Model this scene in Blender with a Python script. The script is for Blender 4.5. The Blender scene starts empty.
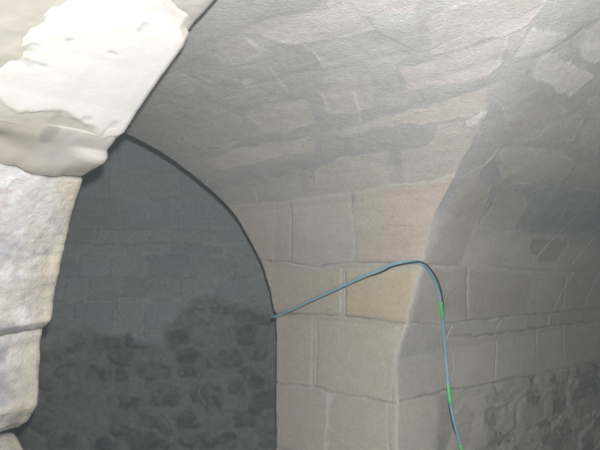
import bpy, math, random
import numpy as np

sc = bpy.context.scene
COL = sc.collection
EYE = np.array([0.0, 0.0, 1.65])

# ------------------------------------------------------------------ camera, light, exposure
cam_d = bpy.data.cameras.new('camera'); cam_d.sensor_width = 36.0; cam_d.lens = 34.98
cam_d.clip_start = 0.02; cam_d.clip_end = 60
cam = bpy.data.objects.new('camera', cam_d); COL.objects.link(cam)
cam.location = EYE.tolist(); cam.rotation_euler = (math.radians(90) + math.atan(45/583.0), 0, 0)
sc.camera = cam

world = bpy.data.worlds.new('world'); sc.world = world; world.use_nodes = True
bg = world.node_tree.nodes['Background']
bg.inputs['Color'].default_value = (0.62, 0.80, 1.0, 1); bg.inputs['Strength'].default_value = 0.16

# thin dust haze that hangs in the whole cellar
vol = world.node_tree.nodes.new('ShaderNodeVolumeScatter')
vol.inputs['Color'].default_value = (0.79, 0.92, 1.0, 1); vol.inputs['Density'].default_value = 0.00152
vol.inputs['Anisotropy'].default_value = 0.0
world.node_tree.links.new(vol.outputs['Volume'], world.node_tree.nodes['World Output'].inputs['Volume'])

fl_d = bpy.data.lights.new('camera_flash', 'POINT'); fl_d.energy = 296; fl_d.shadow_soft_size = 0.013
fl_d.color = (1.0, 0.98, 0.95)
fl = bpy.data.objects.new('camera_flash', fl_d); COL.objects.link(fl)
fl.location = (0.016, 0.0, 1.65 + 0.063)

vs = sc.view_settings
vs.view_transform = 'Standard'; vs.look = 'None'; vs.gamma = 1.0; vs.use_curve_mapping = False
vs.exposure = 0.0
try:
    sc.cycles.use_denoising = True
    sc.cycles.denoiser = 'OPENIMAGEDENOISE'
    sc.cycles.denoising_input_passes = 'RGB_ALBEDO_NORMAL'
except Exception:
    pass
sc.cycles.max_bounces = 8; sc.cycles.diffuse_bounces = 5

# ------------------------------------------------------------------ numeric helpers
def _hash(ix, iy, iz, seed):
    h = (ix.astype(np.int64)*374761393 + iy.astype(np.int64)*668265263 + iz.astype(np.int64)*2147483647 + seed*1274126177) & 0x7fffffff
    h = ((h ^ (h >> 13))*1274126177) & 0x7fffffff
    h = ((h ^ (h >> 16))*668265263) & 0x7fffffff
    return ((h ^ (h >> 15)) & 0xffffff)/float(0xffffff)

def vnoise(x, y, z=0.0, seed=0):
    x = np.asarray(x, float); y = np.asarray(y, float); z = np.zeros_like(x) + z
    x0, y0, z0 = np.floor(x), np.floor(y), np.floor(z)
    fx, fy, fz = x-x0, y-y0, z-z0
    fx, fy, fz = [f*f*(3-2*f) for f in (fx, fy, fz)]
    r = 0
    for dx in (0, 1):
        for dy in (0, 1):
            for dz in (0, 1):
                w = (fx if dx else 1-fx)*(fy if dy else 1-fy)*(fz if dz else 1-fz)
                r = r + w*_hash(x0+dx, y0+dy, z0+dz, seed)
    return r*2-1

def fbm(x, y, z=0.0, seed=0, octv=4, gain=.5):
    r, a, f = 0, 1.0, 1.0
    for o in range(octv):
        r = r + a*vnoise(np.asarray(x)*f, np.asarray(y)*f, np.asarray(z)*f, seed+o*17)
        a *= gain; f *= 2.03
    return r

def sstep(a, b, x):
    t = np.clip((x-a)/(b-a), 0, 1); return t*t*(3-2*t)

def seg_dist(X, Y, pts, reach):
    """distance to a polyline, only worked out within reach of it"""
    D = np.full(X.shape, 9.0)
    p = np.array(pts)
    lo = p.min(0)-reach; hi = p.max(0)+reach
    m = (X > lo[0]) & (X < hi[0]) & (Y > lo[1]) & (Y < hi[1])
    if not m.any(): return D
    x, y = X[m], Y[m]; d = np.full(x.shape, 9.0)
    for (ax, ay), (bx, by) in zip(pts[:-1], pts[1:]):
        vx, vy = bx-ax, by-ay; L = vx*vx+vy*vy+1e-12
        t = np.clip(((x-ax)*vx+(y-ay)*vy)/L, 0, 1)
        d = np.minimum(d, np.hypot(x-ax-t*vx, y-ay-t*vy))
    D[m] = d
    return D

def poly_sd(X, Y, pts, reach=.06):
    """signed distance to a polygon, positive inside"""
    pts = list(pts); p = np.array(pts)
    lo = p.min(0)-reach; hi = p.max(0)+reach
    S = np.full(X.shape, -9.0)
    m = (X > lo[0]) & (X < hi[0]) & (Y > lo[1]) & (Y < hi[1])
    if not m.any(): return S
    x, y = X[m], Y[m]; ins = np.zeros(x.shape, bool)
    for (ax, ay), (bx, by) in zip(pts, pts[1:]+pts[:1]):
        if ay == by: continue
        c = ((ay > y) != (by > y)) & (x < (bx-ax)*(y-ay)/(by-ay)+ax)
        ins ^= c
    d = seg_dist(x, y, pts+pts[:1], 9)
    S[m] = np.where(ins, d, -d)
    return S

def cells(X, Y, wx, wy, seed, jitter=.8, stagger=True):
    """rubble: nearest and second nearest stone centre -> (edge distance, cell id hash)"""
    gy0 = np.floor(Y/wy); best = np.full(X.shape, 1e9); sec = best.copy(); cid = np.zeros(X.shape)
    for dy in (-1, 0, 1):
        gy = gy0+dy
        off = (_hash(gy, gy*0, gy*0, seed+5)) if stagger else 0
        gx0 = np.floor(X/wx - off)
        for dx in (-2, -1, 0, 1, 2):
            gx = gx0+dx
            cx = (gx+off+.5+(_hash(gx, gy, gy*0, seed)-.5)*jitter)*wx
            cy = (gy+.5+(_hash(gx, gy, gy*0, seed+1)-.5)*jitter*.6)*wy
            d = np.hypot((X-cx)/wx, (Y-cy)/wy)
            h = _hash(gx, gy, gy*0, seed+2)
            nb = d < best
            sec = np.where(nb, best, np.minimum(sec, d)); cid = np.where(nb, h, cid); best = np.where(nb, d, best)
    return (sec-best)*min(wx, wy)*.5, cid

# ------------------------------------------------------------------ materials
def stone_material(name, bump=.35, fine=.10, scale=60.0, rough=.92, spots=0.0):
    m = bpy.data.materials.new(name); m.use_nodes = True
    nt = m.node_tree; N = nt.nodes; L = nt.links
    b = N['Principled BSDF']; b.inputs['Roughness'].default_value = rough
    b.inputs['Specular IOR Level'].default_value = .12
    at = N.new('ShaderNodeAttribute'); at.attribute_name = 'Tint'
    tc = N.new('ShaderNodeTexCoord')
    n1 = N.new('ShaderNodeTexNoise'); n1.inputs['Scale'].default_value = scale; n1.inputs['Detail'].default_value = 5
    n1.inputs['Roughness'].default_value = .65
    L.new(tc.outputs['Object'], n1.inputs['Vector'])
    mr = N.new('ShaderNodeMapRange'); mr.inputs['To Min'].default_value = 1-fine*2; mr.inputs['To Max'].default_value = 1+fine*2
    L.new(n1.outputs['Fac'], mr.inputs['Value'])
    mx = N.new('ShaderNodeVectorMath'); mx.operation = 'SCALE'
    L.new(at.outputs['Color'], mx.inputs[0]); L.new(mr.outputs['Result'], mx.inputs['Scale'])
    L.new(mx.outputs['Vector'], b.inputs['Base Color'])
    n2 = N.new('ShaderNodeTexNoise'); n2.inputs['Scale'].default_value = scale*2.2; n2.inputs['Detail'].default_value = 4
    L.new(tc.outputs['Object'], n2.inputs['Vector'])
    bp = N.new('ShaderNodeBump'); bp.inputs['Strength'].default_value = bump; bp.inputs['Distance'].default_value = .006
    L.new(n2.outputs['Fac'], bp.inputs['Height']); L.new(bp.outputs['Normal'], b.inputs['Normal'])
    return m

def plain_material(name, col, rough=.5, var=.12, scale=40.0, spec=.3):
    m = bpy.data.materials.new(name); m.use_nodes = True
    nt = m.node_tree; N = nt.nodes; L = nt.links
    b = N['Principled BSDF']; b.inputs['Roughness'].default_value = rough; b.inputs['Specular IOR Level'].default_value = spec
    tc = N.new('ShaderNodeTexCoord'); n1 = N.new('ShaderNodeTexNoise'); n1.inputs['Scale'].default_value = scale
    n1.inputs['Detail'].default_value = 4
    L.new(tc.outputs['Object'], n1.inputs['Vector'])
    mr = N.new('ShaderNodeMapRange'); mr.inputs['To Min'].default_value = 1-var*2; mr.inputs['To Max'].default_value = 1+var*2
    L.new(n1.outputs['Fac'], mr.inputs['Value'])
    mx = N.new('ShaderNodeVectorMath'); mx.operation = 'SCALE'; mx.inputs[0].default_value = col
    L.new(mr.outputs['Result'], mx.inputs['Scale']); L.new(mx.outputs['Vector'], b.inputs['Base Color'])
    return m

M_ASHLAR = stone_material('limestone_masonry', bump=.45, fine=.12)
M_RUBBLE = stone_material('damp_cellar_masonry', bump=.4, fine=.14, scale=35)
M_ROUGH = stone_material('weathered_jamb_stone', bump=.7, fine=.16, scale=48)
M_PLASTER = stone_material('lime_plaster', bump=.12, fine=.02, scale=40)

# ------------------------------------------------------------------ mesh helpers
def grid_mesh(name, V, tint, mat, mask=None, parent=None, flip=False):
    """V (n,m,3) positions, tint (n,m,3) albedo -> one mesh object"""
    n, m = V.shape[:2]
    idx = np.arange(n*m).reshape(n, m)
    q = np.stack([idx[:-1, :-1], idx[1:, :-1], idx[1:, 1:], idx[:-1, 1:]], -1)
    if flip: q = q[..., ::-1]
    q = q.reshape(-1, 4)
    if mask is not None:
        mk = mask.reshape(-1); q = q[mk[q].any(1)]
        used = np.unique(q); remap = np.zeros(n*m, int); remap[used] = np.arange(len(used)); q = remap[q]
        P = V.reshape(-1, 3)[used]; Tn = tint.reshape(-1, 3)[used]
    else:
        P = V.reshape(-1, 3); Tn = tint.reshape(-1, 3)
    me = bpy.data.meshes.new(name)
    me.vertices.add(len(P)); me.vertices.foreach_set('co', P.astype(np.float32).ravel())
    me.loops.add(q.size); me.loops.foreach_set('vertex_index', q.astype(np.int32).ravel())
    me.polygons.add(len(q)); me.polygons.foreach_set('loop_start', np.arange(0, q.size, 4, dtype=np.int32))
    me.polygons.foreach_set('use_smooth', np.ones(len(q), bool))
    me.update(calc_edges=True)
    ca = me.color_attributes.new('Tint', 'FLOAT_COLOR', 'POINT')
    ca.data.foreach_set('color', np.concatenate([np.clip(Tn, .01, .95), np.ones((len(Tn), 1))], 1).astype(np.float32).ravel())
    me.materials.append(mat)
    o = bpy.data.objects.new(name, me); COL.objects.link(o)
    if parent: o.parent = parent
    return o

def normals(V):
    a = np.gradient(V, axis=0); b = np.gradient(V, axis=1)
    n = np.cross(a, b); return n/(np.linalg.norm(n, axis=-1, keepdims=True)+1e-12)

def structure(o, label, cat):
    o['kind'] = 'structure'; o['label'] = label; o['category'] = cat; return o

def lerp(A_, B_, w): return A_*(1-w[..., None]) + np.asarray(B_)*w[..., None]

TONE = dict(vA=(.36, .358, .347), vB=(.375, .363, .335), vC=(.42, .402, .372), qA=(.405, .397, .375), qB=(.475, .468, .448), ochre=(.47, .40, .29), beige=(.44, .39, .32), pink=(.46, .385, .345), greyA=(.40, .40, .385), lightA=(.435, .41, .37),
            greyB=(.312, .319, .322), pinkT=(.435, .402, .388), greyG=(.40, .42, .41), greyC=(.40, .40, .39), olive=(.36, .355, .32),
            lightB=(.43, .42, .395), quoin=(.42, .39, .345), greyD=(.305, .316, .326), lightC=(.40, .385, .355), white=(.55, .55, .54),
            dark=(.27, .265, .26), d=(.22, .205, .185), m=(.41, .41, .405), mv=(.325, .335, .34), l=(.52, .505, .48), r=(.46, .29, .27))
# ------------------------------------------------------------------ where the joints and discoloured patches of the masonry lie, in metres on its faces
JOINTS = [('Px', 0.012, -0.006, 'd', 0.55, [(0.877, 0.364), (0.689, 0.355), (0.425, 0.326), (0.236, 0.343), (0.005, 0.347), (-0.219, 0.333)]),
 ('Px', 0.01, -0.009, 'd', 0.6, [(0.897, 0.014), (0.682, 0.027), (0.364, 0.04), (0.161, 0.022)]),
 ('Px', 0.011, -0.009, 'd', 0.55, [(0.874, -0.403), (0.612, -0.385), (0.494, -0.391), (0.31, -0.391), (0.057, -0.389)]),
 ('Px', 0.01, 0.0, 'l', 0.22, [(0.692, 0.776), (0.403, 0.757), (0.165, 0.771), (-0.024, 0.766), (-0.232, 0.776), (-0.507, 0.771)]),
 ('Px', 0.012, -0.003, 'm', 0.5, [(0.88, 0.963), (0.453, 1.017), (0.167, 1.014), (-0.174, 1.018), (-0.394, 0.993), (-0.584, 0.961)]),
 ('Px', 0.014, -0.004, 'm', 0.6, [(0.87, 1.278), (0.618, 1.23), (0.228, 1.152), (-0.081, 1.153), (-0.281, 1.159), (-0.554, 1.171), (-0.715, 1.161), (-0.878, 1.187)]),
 ('Px', 0.012, -0.004, 'm', 0.6, [(0.862, 1.409), (0.37, 1.418), (-0.032, 1.41), (-0.276, 1.372), (-0.497, 1.344), (-0.72, 1.302), (-0.932, 1.297)]),
 ('Px', 0.014, -0.005, 'm', 0.6, [(0.302, 1.624), (0.075, 1.584), (-0.122, 1.543), (-0.366, 1.52), (-0.555, 1.473), (-0.736, 1.445), (-0.941, 1.437)]),
 ('Px', 0.014, -0.005, 'm', 0.6, [(0.006, 1.773), (-0.124, 1.679), (-0.361, 1.637), (-0.6, 1.625), (-0.744, 1.633), (-0.917, 1.611)]),
 ('Px', 0.014, -0.005, 'm', 0.6, [(-0.505, 1.824), (-0.714, 1.753), (-0.786, 1.752)]),
 ('P', 0.022, -0.001, 'l', 0.55, [(0.584, 0.007), (0.595, -0.178), (0.603, -0.384)]),
 ('P', 0.006, -0.003, 'd', 0.35, [(0.555, -0.003), (0.564, -0.367)]),
 ('P', 0.012, 0.0, 'l', 0.3, [(-0.019, 0.006), (0.01, -0.172), (0.038, -0.371)]),
 ('P', 0.034, 0.002, 'l', 0.8, [(0.463, -0.414), (0.472, -0.552), (0.496, -0.732)]),
 ('P', 0.016, 0.0, 'l', 0.3, [(0.057, -0.399), (0.054, -0.627)]),
 ('P', 0.022, -0.001, 'l', 0.5, [(0.273, 0.307), (0.356, 0.021)]),
 ('P', 0.005, -0.006, 'd', 0.6, [(0.25, 0.29), (0.322, 0.036)]),
 ('P', 0.006, 0.002, 'l', 0.4, [(0.495, 0.776), (0.792, 0.356)]),
 ('P', 0.006, -0.003, 'd', 0.4, [(0.395, 0.748), (0.639, 0.354)]),
 ('P', 0.02, -0.001, 'm', 0.6, [(-0.036, 0.758), (0.08, 0.54), (0.166, 0.349)]),
 ('P', 0.006, -0.004, 'd', 0.5, [(-0.023, 0.746), (0.041, 0.628)]),
 ('P', 0.034, -0.002, 'm', 0.6, [(-0.391, 0.981), (-0.354, 0.891), (-0.301, 0.766)]),
 ('P', 0.014, 0.003, 'l', 0.4, [(0.564, 0.867), (0.638, 0.769)]),
 ('P', 0.012, -0.003, 'm', 0.4, [(0.122, 0.989), (0.3, 0.766)]),
 ('P', 0.014, -0.004, 'm', 0.5, [(-0.276, 1.16), (-0.175, 1.011)]),
 ('P', 0.014, -0.004, 'm', 0.5, [(-0.1, 1.134), (-0.012, 1.012)]),
 ('P', 0.01, -0.003, 'm', 0.4, [(-0.712, 1.156), (-0.627, 0.951)]),
 ('P', 0.01, 0.003, 'l', 0.4, [(-0.457, 1.334), (-0.423, 1.26), (-0.367, 1.178)]),
 ('P', 0.008, -0.006, 'd', 0.4, [(0.123, 1.404), (0.158, 1.321), (0.157, 1.253)]),
 ('P', 0.01, -0.007, 'd', 0.4, [(0.321, 1.612), (0.375, 1.514), (0.415, 1.425)]),
 ('P', 0.01, 0.003, 'l', 0.3, [(0.264, 1.658), (0.305, 1.592)]),
 ('P', 0.008, 0.003, 'l', 0.4, [(-0.293, 1.597), (-0.256, 1.514), (-0.215, 1.437)]),
 ('P', 0.012, -0.005, 'm', 0.5, [(-0.706, 1.417), (-0.645, 1.31)]),
 ('P', 0.008, -0.006, 'd', 0.35, [(0.213, 1.751), (0.232, 1.64)]),
 ('P', 0.012, -0.006, 'm', 0.5, [(0.025, 1.786), (0.044, 1.627)]),
 ('P', 0.012, 0.004, 'l', 0.4, [(-0.379, 1.777), (-0.366, 1.718), (-0.377, 1.675)]),
 ('P', 0.008, 0.004, 'l', 0.5, [(-0.51, 1.644), (-0.514, 1.606), (-0.486, 1.547)]),
 ('P', 0.006, -0.006, 'd', 0.45, [(-0.765, 1.65), (-0.748, 1.566), (-0.768, 1.49), (-0.784, 1.433), (-0.833, 1.426), (-0.936, 1.44)]),
 ('P', 0.014, -0.004, 'm', 0.5, [(-0.518, 1.675), (-0.507, 1.52)]),
 ('P', 0.01, 0.004, 'l', 0.35, [(0.626, 1.25), (0.525, 1.204), (0.423, 1.203), (0.309, 1.224)]),
 ('P', 0.01, 0.004, 'l', 0.3, [(0.56, 1.409), (0.668, 1.322), (0.682, 1.247)]),
 ('P', 0.008, -0.005, 'd', 0.35, [(-0.366, 1.52), (-0.536, 1.476)]),
 ('P', 0.01, 0.004, 'l', 0.3, [(-0.34, 1.397), (-0.323, 1.332), (-0.263, 1.268)]),
 ('P', 0.01, -0.005, 'd', 0.3, [(-0.685, 1.246), (-0.675, 1.197), (-0.643, 1.19)]),
 ('P', 0.006, -0.005, 'd', 0.6, [(-0.742, 1.048), (-0.819, 1.064)]),
 ('P', 0.004, 0, 'r', 0.5, [(-0.09, 0.56), (-0.201, 0.552), (-0.345, 0.537)]),
 ('P', 0.004, 0, 'r', 0.6, [(-0.051, 0.515), (-0.18, 0.503), (-0.306, 0.49)]),
 ('P', 0.004, 0, 'r', 0.5, [(-0.113, 0.454), (-0.186, 0.451), (-0.265, 0.443)]),
 ('P', 0.004, -0.003, 'd', 0.4, [(0.691, 0.767), (0.653, 0.763), (0.609, 0.774)]),
 ('P', 0.005, -0.004, 'd', 0.5, [(0.524, 0.779), (0.5, 0.761), (0.41, 0.758)]),
 ('P', 0.012, 0.003, 'l', 0.4, [(-0.192, 0.783), (-0.309, 0.771), (-0.458, 0.767), (-0.574, 0.766)]),
 ('Q', 0.01, -0.008, 'd', 0.6, [(0.025, -0.213), (0.205, -0.22), (0.507, -0.226), (0.852, -0.246), (1.253, -0.262), (1.722, -0.288), (2.282, -0.304), (2.96, -0.314)]),
 ('Q', 0.01, -0.01, 'd', 0.6, [(0.471, 0.085), (0.833, 0.053), (1.168, 0.045), (1.468, 0.043), (1.802, 0.041), (2.286, 0.03), (2.881, 0.016)]),
 ('Q', 0.01, 0.004, 'l', 0.45, [(0.446, 0.093), (0.714, 0.051), (0.821, 0.074)]),
 ('Q', 0.009, -0.006, 'd', 0.45, [(0.041, 0.194), (0.323, 0.163), (0.65, 0.158), (1.019, 0.166), (1.304, 0.164), (1.806, 0.149), (2.816, 0.138)]),
 ('Q', 0.012, -0.001, 'm', 0.4, [(-0.075, 0.526), (0.102, 0.528), (0.273, 0.523)]),
 ('Q', 0.012, -0.004, 'm', 0.4, [(0.576, 0.524), (1.126, 0.498), (1.624, 0.482), (2.394, 0.498)]),
 ('Q', 0.012, 0.004, 'l', 0.55, [(0.29, 0.504), (0.203, 0.622), (0.172, 0.696), (0.126, 0.779)]),
 ('Q', 0.008, -0.006, 'd', 0.5, [(0.146, 0.787), (0.104, 0.866), (0.037, 0.971)]),
 ('Q', 0.01, 0.004, 'l', 0.5, [(0.124, 0.811), (0.055, 0.91), (0.009, 0.989)]),
 ('Q', 0.01, 0.004, 'l', 0.5, [(0.149, 0.761), (0.261, 0.768), (0.372, 0.734), (0.467, 0.754), (0.535, 0.78)]),
 ('Q', 0.008, 0.004, 'l', 0.4, [(0.509, 0.814), (0.445, 0.887), (0.382, 0.949)]),
 ('Q', 0.01, 0.003, 'l', 0.3, [(0.013, 1.039), (0.072, 1.062), (0.177, 1.079)]),
 ('Q', 0.01, 0.004, 'l', 0.3, [(0.548, 0.995), (0.494, 1.06), (0.492, 1.109)]),
 ('Q', 0.007, -0.006, 'd', 0.45, [(0.506, 1.102), (0.448, 1.161), (0.351, 1.241)]),
 ('Q', 0.01, 0.004, 'l', 0.4, [(0.651, 1.137), (0.779, 1.131), (0.934, 1.148)]),
 ('Q', 0.008, 0.004, 'l', 0.35, [(0.961, 0.869), (0.902, 0.934), (0.817, 0.995)]),
 ('Q', 0.01, 0.004, 'l', 0.4, [(0.987, 0.943), (1.037, 0.976), (1.162, 1.019)]),
 ('Q', 0.01, 0.004, 'l', 0.45, [(0.778, 0.735), (0.904, 0.758), (1.087, 0.752), (1.229, 0.768)]),
 ('Q', 0.009, 0.004, 'l', 0.45, [(0.937, 0.644), (1.101, 0.587), (1.24, 0.551), (1.46, 0.553), (1.462, 0.619), (1.415, 0.691)]),
 ('Q', 0.008, -0.005, 'd', 0.35, [(1.272, 0.77), (1.456, 0.676)]),
 ('Q', 0.009, 0.004, 'l', 0.35, [(0.672, 0.512), (0.69, 0.552), (0.775, 0.596), (0.758, 0.639)]),
 ('Q', 0.008, 0.004, 'l', 0.4, [(1.207, 0.467), (1.333, 0.302), (1.365, 0.203), (1.279, 0.158)]),
 ('Q', 0.009, -0.004, 'd', 0.35, [(1.799, 0.431), (1.998, 0.203)]),
 ('Q', 0.01, 0.004, 'l', 0.35, [(1.648, 0.151), (1.64, 0.075), (1.626, 0.023)]),
 ('Q', 0.01, 0.003, 'l', 0.35, [(1.357, -0.005), (1.304, -0.145), (1.282, -0.259)]),
 ('Q', 0.008, -0.004, 'd', 0.3, [(1.083, 0.004), (1.032, -0.252)]),
 ('Q', 0.01, 0.003, 'l', 0.3, [(2.891, 0.006), (2.792, -0.288)]),
 ('Q', 0.006, -0.004, 'd', 0.3, [(0.346, 0.511), (0.626, 0.16)]),
 ('Q', 0.01, 0.004, 'l', 0.5, [(-0.333, 1.028), (-0.32, 1.074), (-0.307, 1.123), (-0.351, 1.212)]),
 ('Q', 0.007, -0.008, 'd', 0.5, [(-0.782, 1.544), (-0.756, 1.591), (-0.757, 1.642), (-0.769, 1.677), (-0.781, 1.717)]),
 ('Q', 0.01, -0.005, 'm', 0.45, [(-0.781, 1.717), (-0.785, 1.752), (-0.792, 1.781)]),
 ('Q', 0.007, -0.006, 'd', 0.45, [(-0.405, 1.63), (-0.386, 1.588), (-0.37, 1.538)]),
 ('Q', 0.009, 0.004, 'l', 0.45, [(-0.673, 1.536), (-0.576, 1.53), (-0.465, 1.533), (-0.375, 1.536)]),
 ('Q', 0.01, 0.006, 'l', 0.45, [(0.013, 1.347), (0.025, 1.384), (-0.03, 1.435), (-0.108, 1.478)]),
 ('Q', 0.012, 0.005, 'l', 0.3, [(-0.241, 1.303), (-0.222, 1.339), (-0.256, 1.391), (-0.217, 1.426)]),
 ('Q', 0.012, 0.005, 'l', 0.25, [(-0.474, 1.314), (-0.391, 1.313), (-0.355, 1.334), (-0.407, 1.378)]),
 ('Q', 0.01, -0.005, 'm', 0.3, [(-0.339, 1.215), (-0.172, 1.268), (0.022, 1.343)]),
 ('Q', 0.012, -0.004, 'm', 0.35, [(0.293, -0.491), (0.55, -0.511), (0.962, -0.57)])]
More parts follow.
